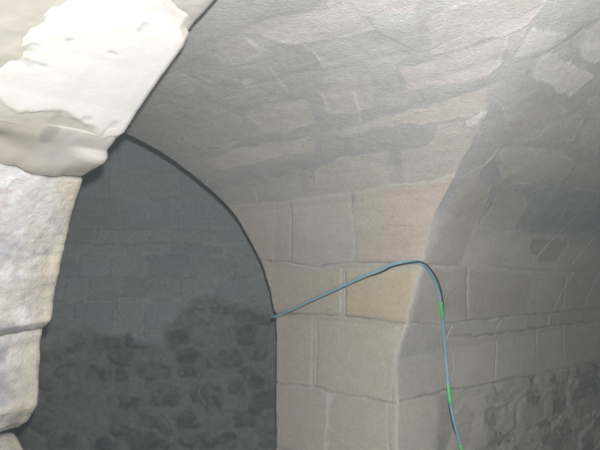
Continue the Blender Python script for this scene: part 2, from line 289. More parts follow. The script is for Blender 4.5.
PATCHES = [('P', 'ochre', 0.9, 0.001, [(0.227, 0.296), (-0.197, 0.3), (-0.112, 0.057), (-0.059, 0.037), (0.31, 0.031)]),
 ('P', 'beige', 0.6, 0.0, [(0.814, 0.294), (0.289, 0.301), (0.377, 0.044), (0.872, 0.029)]),
 ('P', 'pink', 0.8, 0.0, [(-0.213, 0.754), (-0.551, 0.748), (-0.446, 0.636), (-0.347, 0.515), (-0.234, 0.344), (0.146, 0.348), (0.077, 0.468), (-0.09, 0.484)]),
 ('P', 'greyA', 0.7, -0.001, [(0.669, 0.375), (0.23, 0.356), (0.246, 0.302), (0.66, 0.295)]),
 ('P', 'greyB', 0.8, 0, [(-0.055, 1.83), (-0.163, 1.846), (-0.232, 1.797), (-0.176, 1.715), (-0.143, 1.693), (-0.062, 1.732), (-0.024, 1.793)]),
 ('P', 'vB', 0.8, 0, [(-0.299, 1.835), (-0.371, 1.799), (-0.372, 1.737), (-0.343, 1.68), (-0.263, 1.664), (-0.182, 1.679), (-0.231, 1.762)]),
 ('P', 'greyB', 0.6, 0, [(-0.383, 1.715), (-0.477, 1.68), (-0.53, 1.633), (-0.483, 1.549), (-0.397, 1.552), (-0.291, 1.615)]),
 ('P', 'vA', 0.6, 0, [(-0.096, 1.703), (-0.273, 1.617), (-0.215, 1.453), (-0.043, 1.475), (0.092, 1.511), (0.063, 1.618)]),
 ('P', 'vA', 0.6, 0, [(0.184, 1.765), (0.035, 1.793), (0.055, 1.633), (0.151, 1.627), (0.248, 1.649)]),
 ('P', 'vA', 0.4, 0, [(0.587, 1.636), (0.375, 1.607), (0.422, 1.449), (0.66, 1.447), (0.762, 1.542)]),
 ('P', 'olive', 0.7, 0.001, [(0.569, 1.391), (0.351, 1.41), (0.135, 1.4), (0.175, 1.243), (0.331, 1.204), (0.578, 1.228), (0.671, 1.282)]),
 ('P', 'vC', 0.7, 0, [(0.09, 1.381), (-0.033, 1.401), (-0.253, 1.359), (-0.151, 1.22), (0.03, 1.199), (0.12, 1.25)]),
 ('P', 'vC', 0.95, 0.002, [(0.683, 1.144), (0.368, 1.171), (-0.081, 1.153), (-0.085, 1.116), (-0.031, 1.065), (0.318, 1.062), (0.69, 1.064)]),
 ('P', 'vC', 0.6, 0, [(-0.345, 1.38), (-0.461, 1.414), (-0.571, 1.384), (-0.468, 1.232), (-0.356, 1.223), (-0.272, 1.265)]),
 ('P', 'pinkT', 0.6, 0, [(-0.402, 1.824), (-0.629, 1.788), (-0.825, 1.758), (-0.976, 1.678), (-0.867, 1.608), (-0.655, 1.618), (-0.482, 1.684)]),
 ('P', 'vA', 0.5, 0, [(-0.188, 1.863), (-0.395, 1.919), (-0.521, 1.922), (-0.548, 1.862), (-0.412, 1.832), (-0.301, 1.849)]),
 ('P', 'greyC', 0.7, 0.001, [(-0.519, 1.574), (-0.655, 1.618), (-0.739, 1.487), (-0.756, 1.429), (-0.693, 1.399), (-0.661, 1.352), (-0.527, 1.383), (-0.398, 1.429)]),
 ('P', 'greyG', 0.5, 0, [(-0.781, 1.675), (-0.903, 1.608), (-0.84, 1.481), (-0.779, 1.453), (-0.751, 1.545)]),
 ('P', 'pinkT', 0.95, 0.001, [(-0.693, 1.392), (-0.836, 1.372), (-0.971, 1.374), (-1.062, 1.385), (-0.991, 1.258), (-0.9, 1.232), (-0.729, 1.253), (-0.643, 1.256), (-0.661, 1.328)]),
 ('P', 'pinkT', 0.9, 0.001, [(-0.895, 1.555), (-1.004, 1.576), (-1.253, 1.541), (-1.199, 1.437), (-1.124, 1.383), (-1.066, 1.394), (-0.982, 1.395), (-0.828, 1.406)]),
 ('P', 'pinkT', 0.7, 0, [(-1.116, 1.378), (-1.062, 1.385), (-0.997, 1.255), (-1.026, 1.264)]),
 ('P', 'greyB', 0.5, 0, [(-0.698, 1.241), (-0.771, 1.259), (-0.911, 1.228), (-0.894, 1.192), (-0.734, 1.194), (-0.682, 1.2)]),
 ('P', 'vC', 1.0, 0.002, [(-0.255, 1.14), (-0.372, 1.165), (-0.551, 1.166), (-0.718, 1.166), (-0.904, 1.183), (-0.849, 1.082), (-0.781, 1.064), (-0.597, 1.099), (-0.427, 1.118), (-0.239, 1.104)]),
 ('P', 'greyB', 0.6, 0, [(-0.217, 1.096), (-0.416, 1.102), (-0.588, 1.084), (-0.607, 1.01), (-0.542, 0.965), (-0.39, 0.988), (-0.175, 1.011)]),
 ('P', 'vC', 0.85, 0.001, [(-0.138, 0.991), (-0.371, 0.973), (-0.278, 0.782), (0.0, 0.776), (0.178, 0.772), (0.061, 0.954)]),
 ('P', 'vC', 0.9, 0.001, [(-0.431, 0.959), (-0.606, 0.986), (-0.652, 1.061), (-0.742, 1.048), (-0.792, 1.023), (-0.816, 0.9), (-0.749, 0.844), (-0.636, 0.779), (-0.576, 0.772), (-0.335, 0.78)]),
 ('P', 'vA', 0.7, 0, [(0.809, 0.904), (0.512, 0.943), (0.105, 0.947), (0.232, 0.772), (0.677, 0.774), (0.842, 0.786)]),
 ('P', 'white', 0.5, 0.002, [(-0.114, 1.576), (-0.162, 1.568), (-0.137, 1.526), (-0.087, 1.534)]),
 ('Q', 'quoin', 0.7, 0.0, [(-0.163, 0.668), (-0.217, 0.831), (-0.294, 0.99), (-0.277, 1.057), (-0.049, 1.001), (0.092, 0.821), (0.189, 0.653), (0.273, 0.523), (-0.08, 0.521)]),
 ('Q', 'quoin', 0.6, 0.0, [(-0.061, 0.498), (0.358, 0.498), (0.618, 0.172), (0.035, 0.206)]),
 ('Q', 'greyC', 0.6, 0.0, [(-0.04, 0.183), (0.416, 0.144), (0.507, -0.216), (0.206, -0.204), (-0.026, -0.19)]),
 ('Q', 'quoin', 0.5, 0.0, [(0.38, 0.498), (1.18, 0.453), (1.37, 0.196), (1.227, 0.168), (0.666, 0.169)]),
 ('Q', 'greyD', 0.7, -0.001, [(-0.294, 1.079), (-0.321, 1.18), (-0.232, 1.174), (-0.043, 1.043), (-0.142, 1.014)]),
 ('Q', 'greyD', 0.75, -0.002, [(0.075, 1.02), (0.368, 1.08), (0.388, 1.133), (0.7, 1.099), (1.011, 1.131), (1.706, 0.853), (1.245, 0.785), (0.745, 0.756), (0.55, 0.802), (0.403, 0.944)]),
 ('Q', 'quoin', 0.5, 0.002, [(0.176, 0.802), (0.065, 0.961), (0.193, 1.023), (0.38, 0.957), (0.509, 0.814), (0.415, 0.751)]),
 ('Q', 'qA', 0.8, 0.002, [(-0.331, 1.21), (-0.252, 1.262), (0.048, 1.307), (0.262, 1.284), (0.421, 1.173), (0.278, 1.096), (0.049, 1.058), (-0.165, 1.111)]),
 ('Q', 'olive', 0.8, 0.003, [(-0.588, 1.369), (-0.468, 1.459), (-0.292, 1.483), (-0.108, 1.478), (0.019, 1.396), (-0.029, 1.323), (-0.285, 1.279), (-0.451, 1.297)]),
 ('Q', 'qB', 0.95, 0.002, [(-0.814, 1.525), (-0.907, 1.592), (-0.947, 1.647), (-0.792, 1.686), (-0.759, 1.646)]),
 ('Q', 'qB', 0.8, 0.002, [(-0.728, 1.661), (-0.766, 1.714), (-0.786, 1.789), (-0.48, 1.688), (-0.595, 1.669)]),
 ('Q', 'qB', 0.95, 0.003, [(-0.707, 1.548), (-0.755, 1.606), (-0.675, 1.627), (-0.409, 1.634), (-0.375, 1.536), (-0.608, 1.524)]),
 ('Q', 'qA', 0.6, 0.001, [(-0.248, 1.551), (-0.241, 1.608), (0.384, 1.387), (0.311, 1.294), (0.087, 1.386), (-0.048, 1.484)]),
 ('Q', 'qA', 0.5, 0.001, [(0.351, 1.257), (0.486, 1.349), (0.91, 1.192), (0.646, 1.145)]),
 ('P', 'white', 0.7, 0.003, [(-0.767, 1.052), (-0.819, 1.064), (-0.846, 1.052), (-0.792, 1.023), (-0.76, 1.021)]),
 ('Q', 'white', 0.6, 0.004, [(0.705, -0.301), (0.9, -0.3), (0.934, -0.372), (0.878, -0.488), (0.838, -0.545), (0.719, -0.522), (0.772, -0.404), (0.68, -0.337)]),
 ('Q', 'greyC', 0.4, 0.002, [(1.111, -0.275), (1.72, -0.316), (1.788, -0.564), (1.507, -0.543), (1.129, -0.44)]),
 ('Q', 'dark', 0.5, -0.002, [(0.826, 0.73), (1.256, 0.744), (1.412, 0.683), (1.45, 0.561), (1.23, 0.558), (0.97, 0.63)])]
ARCHP = [('plaster_edge', [None, None, None, None, (0.028, 2.007), (0.07, 2.013), (0.099, 2.015), (0.143, 2.022), (0.191, 2.017), (0.233, 2.005), (0.276, 2.018), (0.311, 2.021), (0.346, 2.087), (0.323, 2.097), (0.322, 2.122), (0.327, 2.153), (0.329, 2.177), (0.321, 2.191), (0.297, 2.192), (0.267, 2.205)]), ('grey_plaster', [(0.402, 2.177), (0.319, 2.194), (0.329, 2.177), (0.326, 2.147), (0.321, 2.098), (0.344, 2.082)]), ('beige_rim', [(0.137, 2.231), (-0.0, 2.254), (-0.0, 2.223), (0.042, 2.219), (0.099, 2.223)]), ('springer', [(0.305, 2.008), (0.232, 2.003), (0.163, 2.013), (0.022, 2.001), (0.001, 1.951), (0.012, 1.923), (0.089, 1.928), (0.192, 1.941), (0.281, 1.949)]), ('dark1', [(0.135, 1.42), (0.108, 1.465), (0.06, 1.413), (0.068, 1.304), (0.099, 1.245), (0.123, 1.249)]), ('pts', [(0.257, 1.937), (0.149, 1.475), None, (0.072, 1.121), None, (0.049, 1.081)])]
ARCH = [(-1.284, 2.497), (-1.086, 2.392), (-0.92, 2.325), (-0.753, 2.254), (-0.665, 2.223), (-0.616, 2.196), (-0.507, 2.141), (-0.385, 2.07), (-0.295, 2.008), (-0.244, 1.982), (-0.252, 1.953), (-0.142, 1.934), (-0.11, 1.917), (-0.067, 1.861), (-0.029, 1.803), (0.021, 1.696), (0.045, 1.619), (0.078, 1.556), (0.096, 1.492), (0.156, 1.459), (0.168, 1.407), (0.17, 1.327), (0.182, 1.278), (0.184, 1.214), (0.255, 1.154), (0.341, 1.115), (0.414, 1.091), (0.367, 1.09), (0.328, 1.075), (0.271, 1.047), (0.246, 0.963)]
DARK_STONES = [(-1.637, 0.984, 0.13, 0.083), (-1.482, 1.002, 0.093, 0.056), (-1.135, 1.029, 0.111, 0.046), (-0.946, 1.284, 0.074, 0.028), (-0.717, 1.293, 0.111, 0.037), (-1.677, 0.723, 0.12, 0.111), (-1.859, 0.723, 0.083, 0.083), (-1.322, 0.741, 0.148, 0.083), (-0.985, 0.786, 0.148, 0.12), (-0.657, 0.831, 0.111, 0.093), (-2.197, 0.473, 0.093, 0.065), (-1.543, 0.455, 0.13, 0.074), (-1.199, 0.5, 0.13, 0.083), (-0.972, 0.518, 0.046, 0.093), (-0.8, 0.518, 0.102, 0.111), (-0.411, 0.921, 0.12, 0.093), (-0.346, 0.607, 0.102, 0.093), (-0.573, 0.589, 0.074, 0.074), (-1.041, 0.296, 0.111, 0.065), (-0.903, 0.119, 0.176, 0.074), (-1.264, 0.093, 0.12, 0.065), (-1.628, 0.207, 0.111, 0.056), (-0.498, 0.296, 0.12, 0.083), (-0.307, 0.137, 0.083, 0.102), (-0.65, 0.128, 0.093, 0.065), (-1.76, 0.075, 0.093, 0.056), (-2.077, 0.101, 0.083, 0.056), (-2.047, 0.921, 0.093, 0.046), (-2.151, 0.723, 0.074, 0.046), (-0.349, 1.193, 0.093, 0.065), (-0.55, 1.102, 0.093, 0.056)]
# ------------------------------------------------------------------ plan of the cellar
# C: arris of the right hand pier. A: axis of the cross passage going off to the left, T: across it, away from the pier.
C = np.array([0.49, 3.0]); A = np.array([-.70711, .70711]); T = np.array([-.70711, -.70711])
FLOOR_Z = -0.1
PP = np.array([(0,1.366),(.023,1.416),(.056,1.527),(.106,1.662),(.163,1.753),(.219,1.829),(.281,1.910),(.342,1.978),(.394,2.021),(.488,2.088),(.571,2.137),(.652,2.184),(.737,2.229),(.83,2.270),(.92,2.303),(.995,2.325),(1.056,2.340),(1.3,2.385),(1.55,2.405),(1.8,2.41)])
QQ = np.array([(0,1.2),(.034,1.298),(.075,1.40),(.114,1.478),(.179,1.602),(.247,1.706),(.327,1.807),(.419,1.9),(.525,1.979),(.638,2.056),(.733,2.108),(.835,2.165),(.955,2.232),(1.057,2.275),(1.15,2.308),(1.218,2.329),(1.6,2.40),(2.2,2.44),(2.8,2.45)])
def arc(pr): return np.concatenate([[0], np.cumsum(np.linalg.norm(np.diff(pr, axis=0), axis=1))])
aP, aQ = arc(PP), arc(QQ)
S_END = .915          # where the cross passage opens into the dark chamber
T_ARCH = 1.70         # plane of the near arch
R_END = 3.6

def prof(pr, ar, z0, a):
    """arc length -> (sideways, height); below the springing the wall is plumb"""
    return np.where(a < 0, 0.0, np.interp(a, ar, pr[:, 0])), np.where(a < 0, z0+a, np.interp(a, ar, pr[:, 1]))

def masonry(X, Y, joints, patches, base, warp=.008, seed=3, tonevar=.05, courses=None, relief=1.0, vault=0.0):
    """height and albedo of laid stone at (along, up the curve) coordinates"""
    wx = X + warp*fbm(X*9, Y*9, 1.7, seed, 3); wy = Y + warp*fbm(X*9, Y*9, 7.3, seed+9, 3)
    H = np.zeros(X.shape); Tn = np.array(base, float)
    # block by block: flood every region the joints enclose and give it a tone and a seat of its own
    near = np.full(X.shape, 9.0); DS = []
    for jn in joints:
        k, w, dep, c, st, pts = jn
        pts = list(pts)
        if k.endswith('x'):
            pts = sorted(pts); pts = [(-3.0, pts[0][1])]+pts+[(1.2, pts[-1][1])]
        D = seg_dist(wx, wy, pts, .06); DS.append(D)
        if c != 'r': near = np.minimum(near, D)
    if courses:
        rnd = random.Random(seed)
        for (lo, hi, x0, x1, step) in courses:
            x = x0+rnd.uniform(0, step)
            while x < x1:
                D = seg_dist(wx, wy, [(x, lo), (x+rnd.uniform(-.04, .04), hi)], .06)
                joints = joints+[('P', .012, -.004, 'm', .4, None)]; DS.append(D); near = np.minimum(near, D)
                x += step*rnd.uniform(.7, 1.4)
    lab = _hash(np.arange(X.size), np.arange(X.size)*0, np.arange(X.size)*0, seed).reshape(X.shape)
    opn = near > .006
    lab = np.where(opn, lab, 0)
    for it in range(140):
        old = lab.copy()
        for ax, sh in ((0, 1), (0, -1), (1, 1), (1, -1), (1, 4), (1, -4)):
            r = np.roll(lab, sh, ax)
            ok = opn & np.roll(opn, sh, ax)
            if abs(sh) > 1:
                for q in range(1, abs(sh)): ok &= np.roll(opn, int(np.sign(sh))*q, ax)
            lab = np.where(ok, np.maximum(lab, r), lab)
        if np.array_equal(old, lab): break
    tone = (_hash((lab*1e6).astype(int), (lab*0).astype(int), (lab*0).astype(int), seed+2)-.5)*2
    tone = np.where(opn, tone, 0)
    Tn = Tn*(1+tonevar*tone*(1+.5*vault))[..., None]
    hue = (_hash((lab*1e6).astype(int), (lab*0).astype(int), (lab*0).astype(int), seed+4)-.5)*np.where(opn, 1, 0)
    Tn = Tn*(1+np.stack([hue*.05, hue*.01, -hue*.06], -1))
    H = H + tone*.0022*relief
    # worn shoulders along every joint
    H = H - .0035*relief*(1-sstep(0, .018, near))
    for (sf, c, st, h, pts) in patches:
        S = poly_sd(wx, wy, pts) + .013*fbm(X*15, Y*15, 3.1, seed+21, 4)
        w = sstep(-.004, .005, S)*st*(1+.25*fbm(X*8, Y*10, 6, seed+23, 3)); w = np.clip(w, 0, 1)
        rim = (1-sstep(.0, .007, np.abs(S-.002)))*sstep(-.15, .3, fbm(X*7, Y*7, 4.1, seed+27, 2))*(S > -1)*vault
        Tn = lerp(Tn, TONE[c], w)*(1+.16*rim*st)[..., None]; H = H+.0012*rim; H = H + h*relief*sstep(-.006, .014, S)
    for jn, D in zip(joints, DS):
        k, w, dep, c, st, pts = jn
        ww = w*.5*(1+.45*fbm(X*14, Y*14, 5.5, seed+31, 3))
        if c == 'm': ww = ww*(1+1.3*vault*(1+.7*fbm(X*5, Y*7, 2.5, seed+33, 2)))
        m = 1-sstep(ww*.55, ww*1.3+.003, D)
        if c == 'd' and w >= .008:        # mortar smeared over the stone edges beside an open joint
            sm_ = (1-sstep(.006, .030, D))*sstep(-.15, .4, fbm(X*7, Y*16, 6.6, seed+35, 4))*(1-vault)
            Tn = lerp(Tn, (.475, .465, .44), .6*sm_+0*X); H = H+.0012*sm_
        brk = .55+.45*sstep(-.5, .3, fbm(X*11, Y*11, 9.1, seed+41, 2))
        H = H + dep*m*brk*relief
        tc = lerp(np.zeros(X.shape+(3,))+TONE['m'], TONE['mv'], vault+0*X) if c == 'm' else TONE[c]
        Tn = lerp(Tn, tc, np.clip(m*st*brk*(1.1-.6*vault*(c == 'm')+.35*vault*(c == 'l')), 0, 1))
    # broad discolouring and tooling
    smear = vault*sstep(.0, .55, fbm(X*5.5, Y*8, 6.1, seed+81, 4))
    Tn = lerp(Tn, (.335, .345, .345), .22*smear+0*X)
    rd = 1-sstep(.0, .05, np.abs(fbm(X*10, Y*15, 1.1, seed+83, 3))); rd = rd*sstep(.15, .6, fbm(X*5, Y*5, 8.8, seed+85, 2))
    Tn = Tn*(1+.20*rd*(.4+.6*vault))[..., None]; H = H+.0009*rd*(.3+.7*vault)
    pit = sstep(.78, .95, fbm(X*60, Y*60, 2.2, seed+87, 2)); Tn = Tn*(1-.16*pit)[..., None]
    n1 = fbm(X*3.1, Y*3.1, .3, seed+51, 4); n2 = fbm(X*22, Y*22, .9, seed+61, 3)
    Tn = Tn*(1+.045*n1+.025*n2)[..., None]
    cool = sstep(-.2, .8, fbm(X*2.3, Y*4.5, 4.4, seed+71, 3))
    Tn = lerp(Tn, (.385, .395, .395), .22*cool)
    return H, Tn, near

# ------------------------------------------------------------------ the cross vault and the pier under its left hand side
def uQ(z):   # how far from the pier the side vault reaches height z
    return np.interp(z, QQ[:, 1], QQ[:, 0], left=0, right=2.8)
def tP(z):
    return np.interp(z, PP[:, 1], PP[:, 0], left=0, right=1.78)

def arris(z, d, Nn):
    """how far the worn groin is rounded off at height z and distance d from it"""
    def nrm(pr, ax):
        g = np.gradient(pr[:, 1])/np.maximum(np.gradient(pr[:, 0]), 1e-6); m = np.hypot(g, 1)
        zz = np.interp(z, pr[:, 1], -1/m, left=0); uu = np.interp(z, pr[:, 1], g/m, left=1)
        return np.stack([ax[0]*uu, ax[1]*uu, zz], -1)
    av = nrm(PP, T)+nrm(QQ, -A); av /= np.linalg.norm(av, axis=-1, keepdims=True)+1e-9
    w = .022+.20*sstep(1.5, 2.1, z); k = np.clip(1-d/w, 0, 1)
    n = av*k[..., None]+Nn*(1-k[..., None]); n /= np.linalg.norm(n, axis=-1, keepdims=True)+1e-9
    return n*((.20-.10*sstep(1.5, 2.1, z))*w*k*k)[..., None]

def build_pier_side():
    a = np.concatenate([np.linspace(-1.46, -.75, 40)[:-1], np.arange(-.75, aP[-1]-.02, .0065)])
    t, z = prof(PP, aP, 1.366, a)
    s0 = np.maximum(-uQ(z), -2.6); s0 = np.where(a < -.166, 0, s0)
    n = 430
    v = np.linspace(0, 1, n)
    Sg = s0[:, None]*(1-v)+S_END*v
    Ag = np.repeat(a[:, None], n, 1); tg = np.repeat(t[:, None], n, 1); zg = np.repeat(z[:, None], n, 1)
    P = np.stack([C[0]+A[0]*Sg+T[0]*tg, C[1]+A[1]*Sg+T[1]*tg, zg], -1)
    # normal from the profile alone, towards the passage
    dt, dz = np.gradient(t), np.gradient(z); L = np.hypot(dt, dz)
    nt, nz = dz/L, -dt/L
    Nn = np.stack([T[0]*nt, T[1]*nt, nz], -1)[:, None, :]
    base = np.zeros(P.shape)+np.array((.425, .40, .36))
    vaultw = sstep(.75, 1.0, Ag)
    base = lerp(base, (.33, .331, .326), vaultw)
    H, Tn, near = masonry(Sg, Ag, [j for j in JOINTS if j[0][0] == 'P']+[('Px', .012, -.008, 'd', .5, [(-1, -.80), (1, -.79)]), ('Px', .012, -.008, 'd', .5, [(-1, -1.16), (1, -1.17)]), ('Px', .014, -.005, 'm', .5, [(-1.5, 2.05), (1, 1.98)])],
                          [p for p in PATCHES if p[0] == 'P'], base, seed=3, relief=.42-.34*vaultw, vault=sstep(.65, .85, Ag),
                          courses=[(1.0, 1.16, -1.1, .0, .5), (1.17, 1.35, -1.0, .9, .5), (1.42, 1.6, -.9, .9, .42), (1.64, 1.78, -1.0, .9, .42), (1.8, 2.0, -1.2, .9, .45), (-1.2, -.8, 0, .8, .42)])
    amp = .0012+.0004*vaultw
    H = H + amp*fbm(Sg*6, Ag*9, .2, 77, 4) + vaultw*.0007*fbm(Sg*14, Ag*18, .2, 78, 3)
    edge = sstep(0, .02, Sg-s0[:, None])
    H = H*edge
    # broken, worn far edge of the last stones
    e = S_END-Sg
    rag = .006*fbm(Ag*14, Ag*0, .5, 91, 3)
    H = H - .014*(1-sstep(0, .022, e)) - .05*(1-sstep(.004, .016, np.hypot(Ag-.004, (e-.0)*.5)))
    P = P + Nn*H[..., None] - arris(zg, Sg-s0[:, None], Nn)
    P[..., 0] += A[0]*rag*(1-sstep(0, .05, e)); P[..., 1] += A[1]*rag*(1-sstep(0, .05, e))
    # the return of the last stones into the dark chamber (end face, half a metre outward)
    k = np.array([.01, .04, .12, .3, .6])
    ret = P[:, -1:, :] - Nn*k[None, :, None]
    P = np.concatenate([P, ret], 1); Tn = np.concatenate([Tn, np.repeat(Tn[:, -1:], len(k), 1)], 1)
    return grid_mesh('wall_right', P, Tn, M_ASHLAR)

wall_right = structure(build_pier_side(), 'dressed beige limestone pier face curving up into the grey stone vault', 'wall')

def build_side_vault():
    a = np.concatenate([np.linspace(-1.3, -.85, 24)[:-1], np.arange(-.85, aQ[-1]-.01, .0075)])
    u, z = prof(QQ, aQ, 1.2, a)
    r0 = np.maximum(-tP(z), -1.74); r0 = np.where(a < 0, 0, r0)
    n = 520
    v = np.linspace(0, 1, n)**1.35
    Rg = r0[:, None]*(1-v)+R_END*v
    Ag = np.repeat(a[:, None], n, 1); ug = np.repeat(u[:, None], n, 1); zg = np.repeat(z[:, None], n, 1)
    P = np.stack([C[0]-T[0]*Rg-A[0]*ug, C[1]-T[1]*Rg-A[1]*ug, zg], -1)
    du, dz = np.gradient(u), np.gradient(z); L = np.hypot(du, dz)
    nu, nz = dz/L, -du/L
    Nn = np.stack([-A[0]*nu, -A[1]*nu, nz], -1)[:, None, :]
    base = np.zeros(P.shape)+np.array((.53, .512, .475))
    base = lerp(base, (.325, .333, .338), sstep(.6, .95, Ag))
    far = sstep(.4, 1.6, Rg)
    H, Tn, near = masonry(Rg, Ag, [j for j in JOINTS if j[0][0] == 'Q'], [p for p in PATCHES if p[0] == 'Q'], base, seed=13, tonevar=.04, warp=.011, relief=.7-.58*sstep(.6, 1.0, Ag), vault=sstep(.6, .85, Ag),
                          courses=[(.07, .15, .3, 3.4, .5), (.18, .5, 1.6, 3.5, .55), (.55, .75, .7, 3.5, .5), (.78, 1.08, .9, 3.5, .5), (-.2, .04, 1.6, 3.5, .5), (1.1, 1.4, .6, 3.5, .5)])
    # coarse rubble at the foot of the wall, under the last dressed course
    low = np.interp(Rg, [0, .5, 1.25, 2.96, 3.6], [-.213, -.226, -.268, -.322, -.34])-Ag
    rub = sstep(.0, .02, low)*sstep(.30, .42, Rg+.06*fbm(Rg*6, Ag*6, 2., 5, 2))
    ed, cid = cells(Rg+.02*fbm(Rg*12, Ag*12, 1, 15, 2), Ag+.02*fbm(Rg*12, Ag*12, 4, 16, 2), .70, .20, 41)
    st = sstep(.0, .022, ed)
    rough = sstep(.5, 1.3, Rg+.3*(low-.1))
    Hr = (.010*st-.007)*(.3+.7*rough) + .006*rough*fbm(Rg*7, Ag*16, .4, 19, 4)
    shade = .86+.34*(cid-.5)
    Tr = np.array((.46, .445, .405))*np.ones(P.shape)*shade[..., None]
    Tr = lerp(Tr, (.20, .19, .175), .8*rough*sstep(.0, .55, fbm(Rg*5, Ag*11, 8, 23, 5, .6)))
    Tr = lerp(Tr, (.42, .42, .40), (1-st)*.4)
    Tr = lerp(Tr, (.56, .56, .54), .7*sstep(.5, .8, fbm(Rg*7, Ag*15, 3, 29, 3)))
    keep = np.zeros(P.shape[:2])
    for p in PATCHES:
        if p[0] == 'Q' and p[1] == 'white': keep = np.maximum(keep, sstep(-.01, .015, poly_sd(Rg, Ag, p[4])+.01*fbm(Rg*16, Ag*16, 3, 5, 3)))
    w = rub*(1-.85*keep)
    Tn = Tn*(1-w[..., None])+Tr*w[..., None]; H = H*(1-w)+Hr*w
    vaultw = sstep(.7, 1.0, Ag)
    H = H + (.0015+.0005*vaultw)*fbm(Rg*6, Ag*8, .2, 87, 4) + .0008*sstep(.5, .9, Ag)*fbm(Rg*15, Ag*17, .2, 88, 3)
    H = H*sstep(0, .025, Rg-r0[:, None])
    P = P + Nn*H[..., None] - arris(zg, Rg-r0[:, None], Nn)
    return grid_mesh('wall_side', P, Tn, M_ASHLAR, flip=True)

wall_side = structure(build_side_vault(), 'grey stone side wall and vault receding to the right of the pier, rubble at its foot', 'wall')

# end of the side passage
def end_wall():
    x = np.linspace(-.1, 3.2, 160); z = np.linspace(FLOOR_Z, 2.7, 130)
    U, Z = np.meshgrid(x, z, indexing='ij')
    ed, cid = cells(U, Z, .36, .21, 61)
    H = .02*sstep(0, .025, ed)+.006*fbm(U*12, Z*12, 0, 4, 3)
    Tn = np.array((.30, .29, .27))*np.ones(U.shape+(3,))*(.85+.3*cid)[..., None]
    R = R_END-.02-H
    P = np.stack([C[0]-T[0]*R-A[0]*U, C[1]-T[1]*R-A[1]*U, Z], -1)
    return grid_mesh('wall_end', P, Tn, M_RUBBLE)
structure(end_wall(), 'rough stone wall closing the side passage', 'wall')

# ------------------------------------------------------------------ the dark chamber behind the cross passage
def back_wall():
    x = np.arange(-3.6, .75, .0105)
    a = np.arange(-.0, 4.0, .0105)
    zs = 2.05-FLOOR_Z; R = 1.7
    th = np.clip((a-zs)/R, 0, 1.5)
    y = 5.4-R*(1-np.cos(th)); z = np.where(a < zs, FLOOR_Z+a, 2.05+R*np.sin(th))
    X, Ya = np.meshgrid(x, a, indexing='ij'); Yg = np.repeat(y[None], len(x), 0); Zg = np.repeat(z[None], len(x), 0)
    ny, nz = -np.cos(th), -np.sin(th)
    W = a[None]+FLOOR_Z+0*X            # height measured up the curve
    base = np.zeros(X.shape+(3,))+np.array((.32, .325, .325))
    rows = [3.3, 3.05, 2.8, 2.55, 2.3, 2.02, 1.89, 1.775, 1.576, 1.363, 1.057]
    J = [('Bx', .018, -.006, 'd', .30, [(-3.0, r), (-1.4, r+.008), (.5, r-.01)]) for r in rows]
    V = {(1.363, 1.576): [-2.75, -2.44, -2.18, -1.96, -1.65, -1.39, -1.1, -.78, -.45, -.1], (1.057, 1.363): [-2.9, -2.5, -2.09, -1.69, -1.43, -1.05],
         (1.576, 1.775): [-2.6, -2.05, -1.75, -1.42, -1.05, -.6, -.2], (1.775, 1.89): [-2.3, -1.62, -1.2, -.7, -.3], (1.89, 2.02): [-2.5, -1.9, -1.4, -.8, -.35]}
    for (lo, hi), xs in V.items():
        for q in xs: J.append(('B', .015, -.005, 'd', .28, [(q, lo), (q+.01, hi)]))
    H, Tn, near = masonry(X, W, J, [], base, seed=23, tonevar=.10, warp=.012, courses=[(2.02, 2.3, -3, .5, .6), (2.3, 2.55, -3, .5, .55), (2.55, 2.8, -3, .5, .6), (2.8, 3.05, -3, .5, .6)])
    top = 1.05+.25*sstep(-1.35, -.95, X)+.05*fbm(X*3, W*3, .5, 7, 2)
    rub = sstep(-.06, .10, top-W+.10*fbm(X*5, W*7, 2, 8, 3))
    ed, cid = cells(X+.07*fbm(X*6, W*6, 1, 25, 4), W+.05*fbm(X*6, W*6, 4, 26, 4), .33, .19, 71, jitter=.6)
    st = sstep(.0, .05, ed)
    Hr = (.018*st-.012)*(.5+cid)+.006*fbm(X*13, W*13, .4, 27, 4)
    dk = sstep(.45, .8, cid)*(.6+.4*sstep(-2.0, -1.2, X))
    Tr = np.array((.215, .213, .20))*np.ones(X.shape+(3,))*(1.1-.30*dk*st)[..., None]
    Tr = lerp(Tr, (.09, .089, .086), .35*sstep(.1, .6, st)*dk*(.35+.65*sstep(-.4, .4, fbm(X*9, W*12, 8, 33, 5, .6))))
    wx = X+.035*fbm(X*9, W*9, 5, 43, 4); wz = W+.03*fbm(X*9, W*9, 6, 44, 4)
    for (cx, cz, rx, rz) in DARK_STONES:          # the blackened stones low on the wall
        m = np.abs((wx-cx)/rx)**3+np.abs((wz-cz)/rz)**3
        k = (1-sstep(.55, 1.25, m))*(.35+.65*sstep(-.45, .25, fbm(X*11, W*14, 8, 33, 5, .6)))
        Tr = lerp(Tr, (.07, .069, .068), .66*k); Hr = Hr+.006*(1-sstep(.6, 1.2, m))
    Tr = Tr*(1+.16*fbm(X*26, W*26, 2, 39, 3))[..., None]
    Tr = lerp(Tr, (.28, .278, .26), .25*(1-st))
    Tn = Tn*(1-rub[..., None])+Tr*rub[..., None]; H = H*(1-rub)+Hr*rub + .003*fbm(X*7, W*7, .1, 35, 3)
    Tn = Tn*np.array((.94, .985, 1.0))
    P = np.stack([X, Yg+ny[None]*H, Zg+nz[None]*H], -1)
    return grid_mesh('wall_back', P, Tn, M_RUBBLE, flip=True)
structure(back_wall(), 'dim grey chamber wall beyond the opening, squared stone above dark rubble', 'wall')

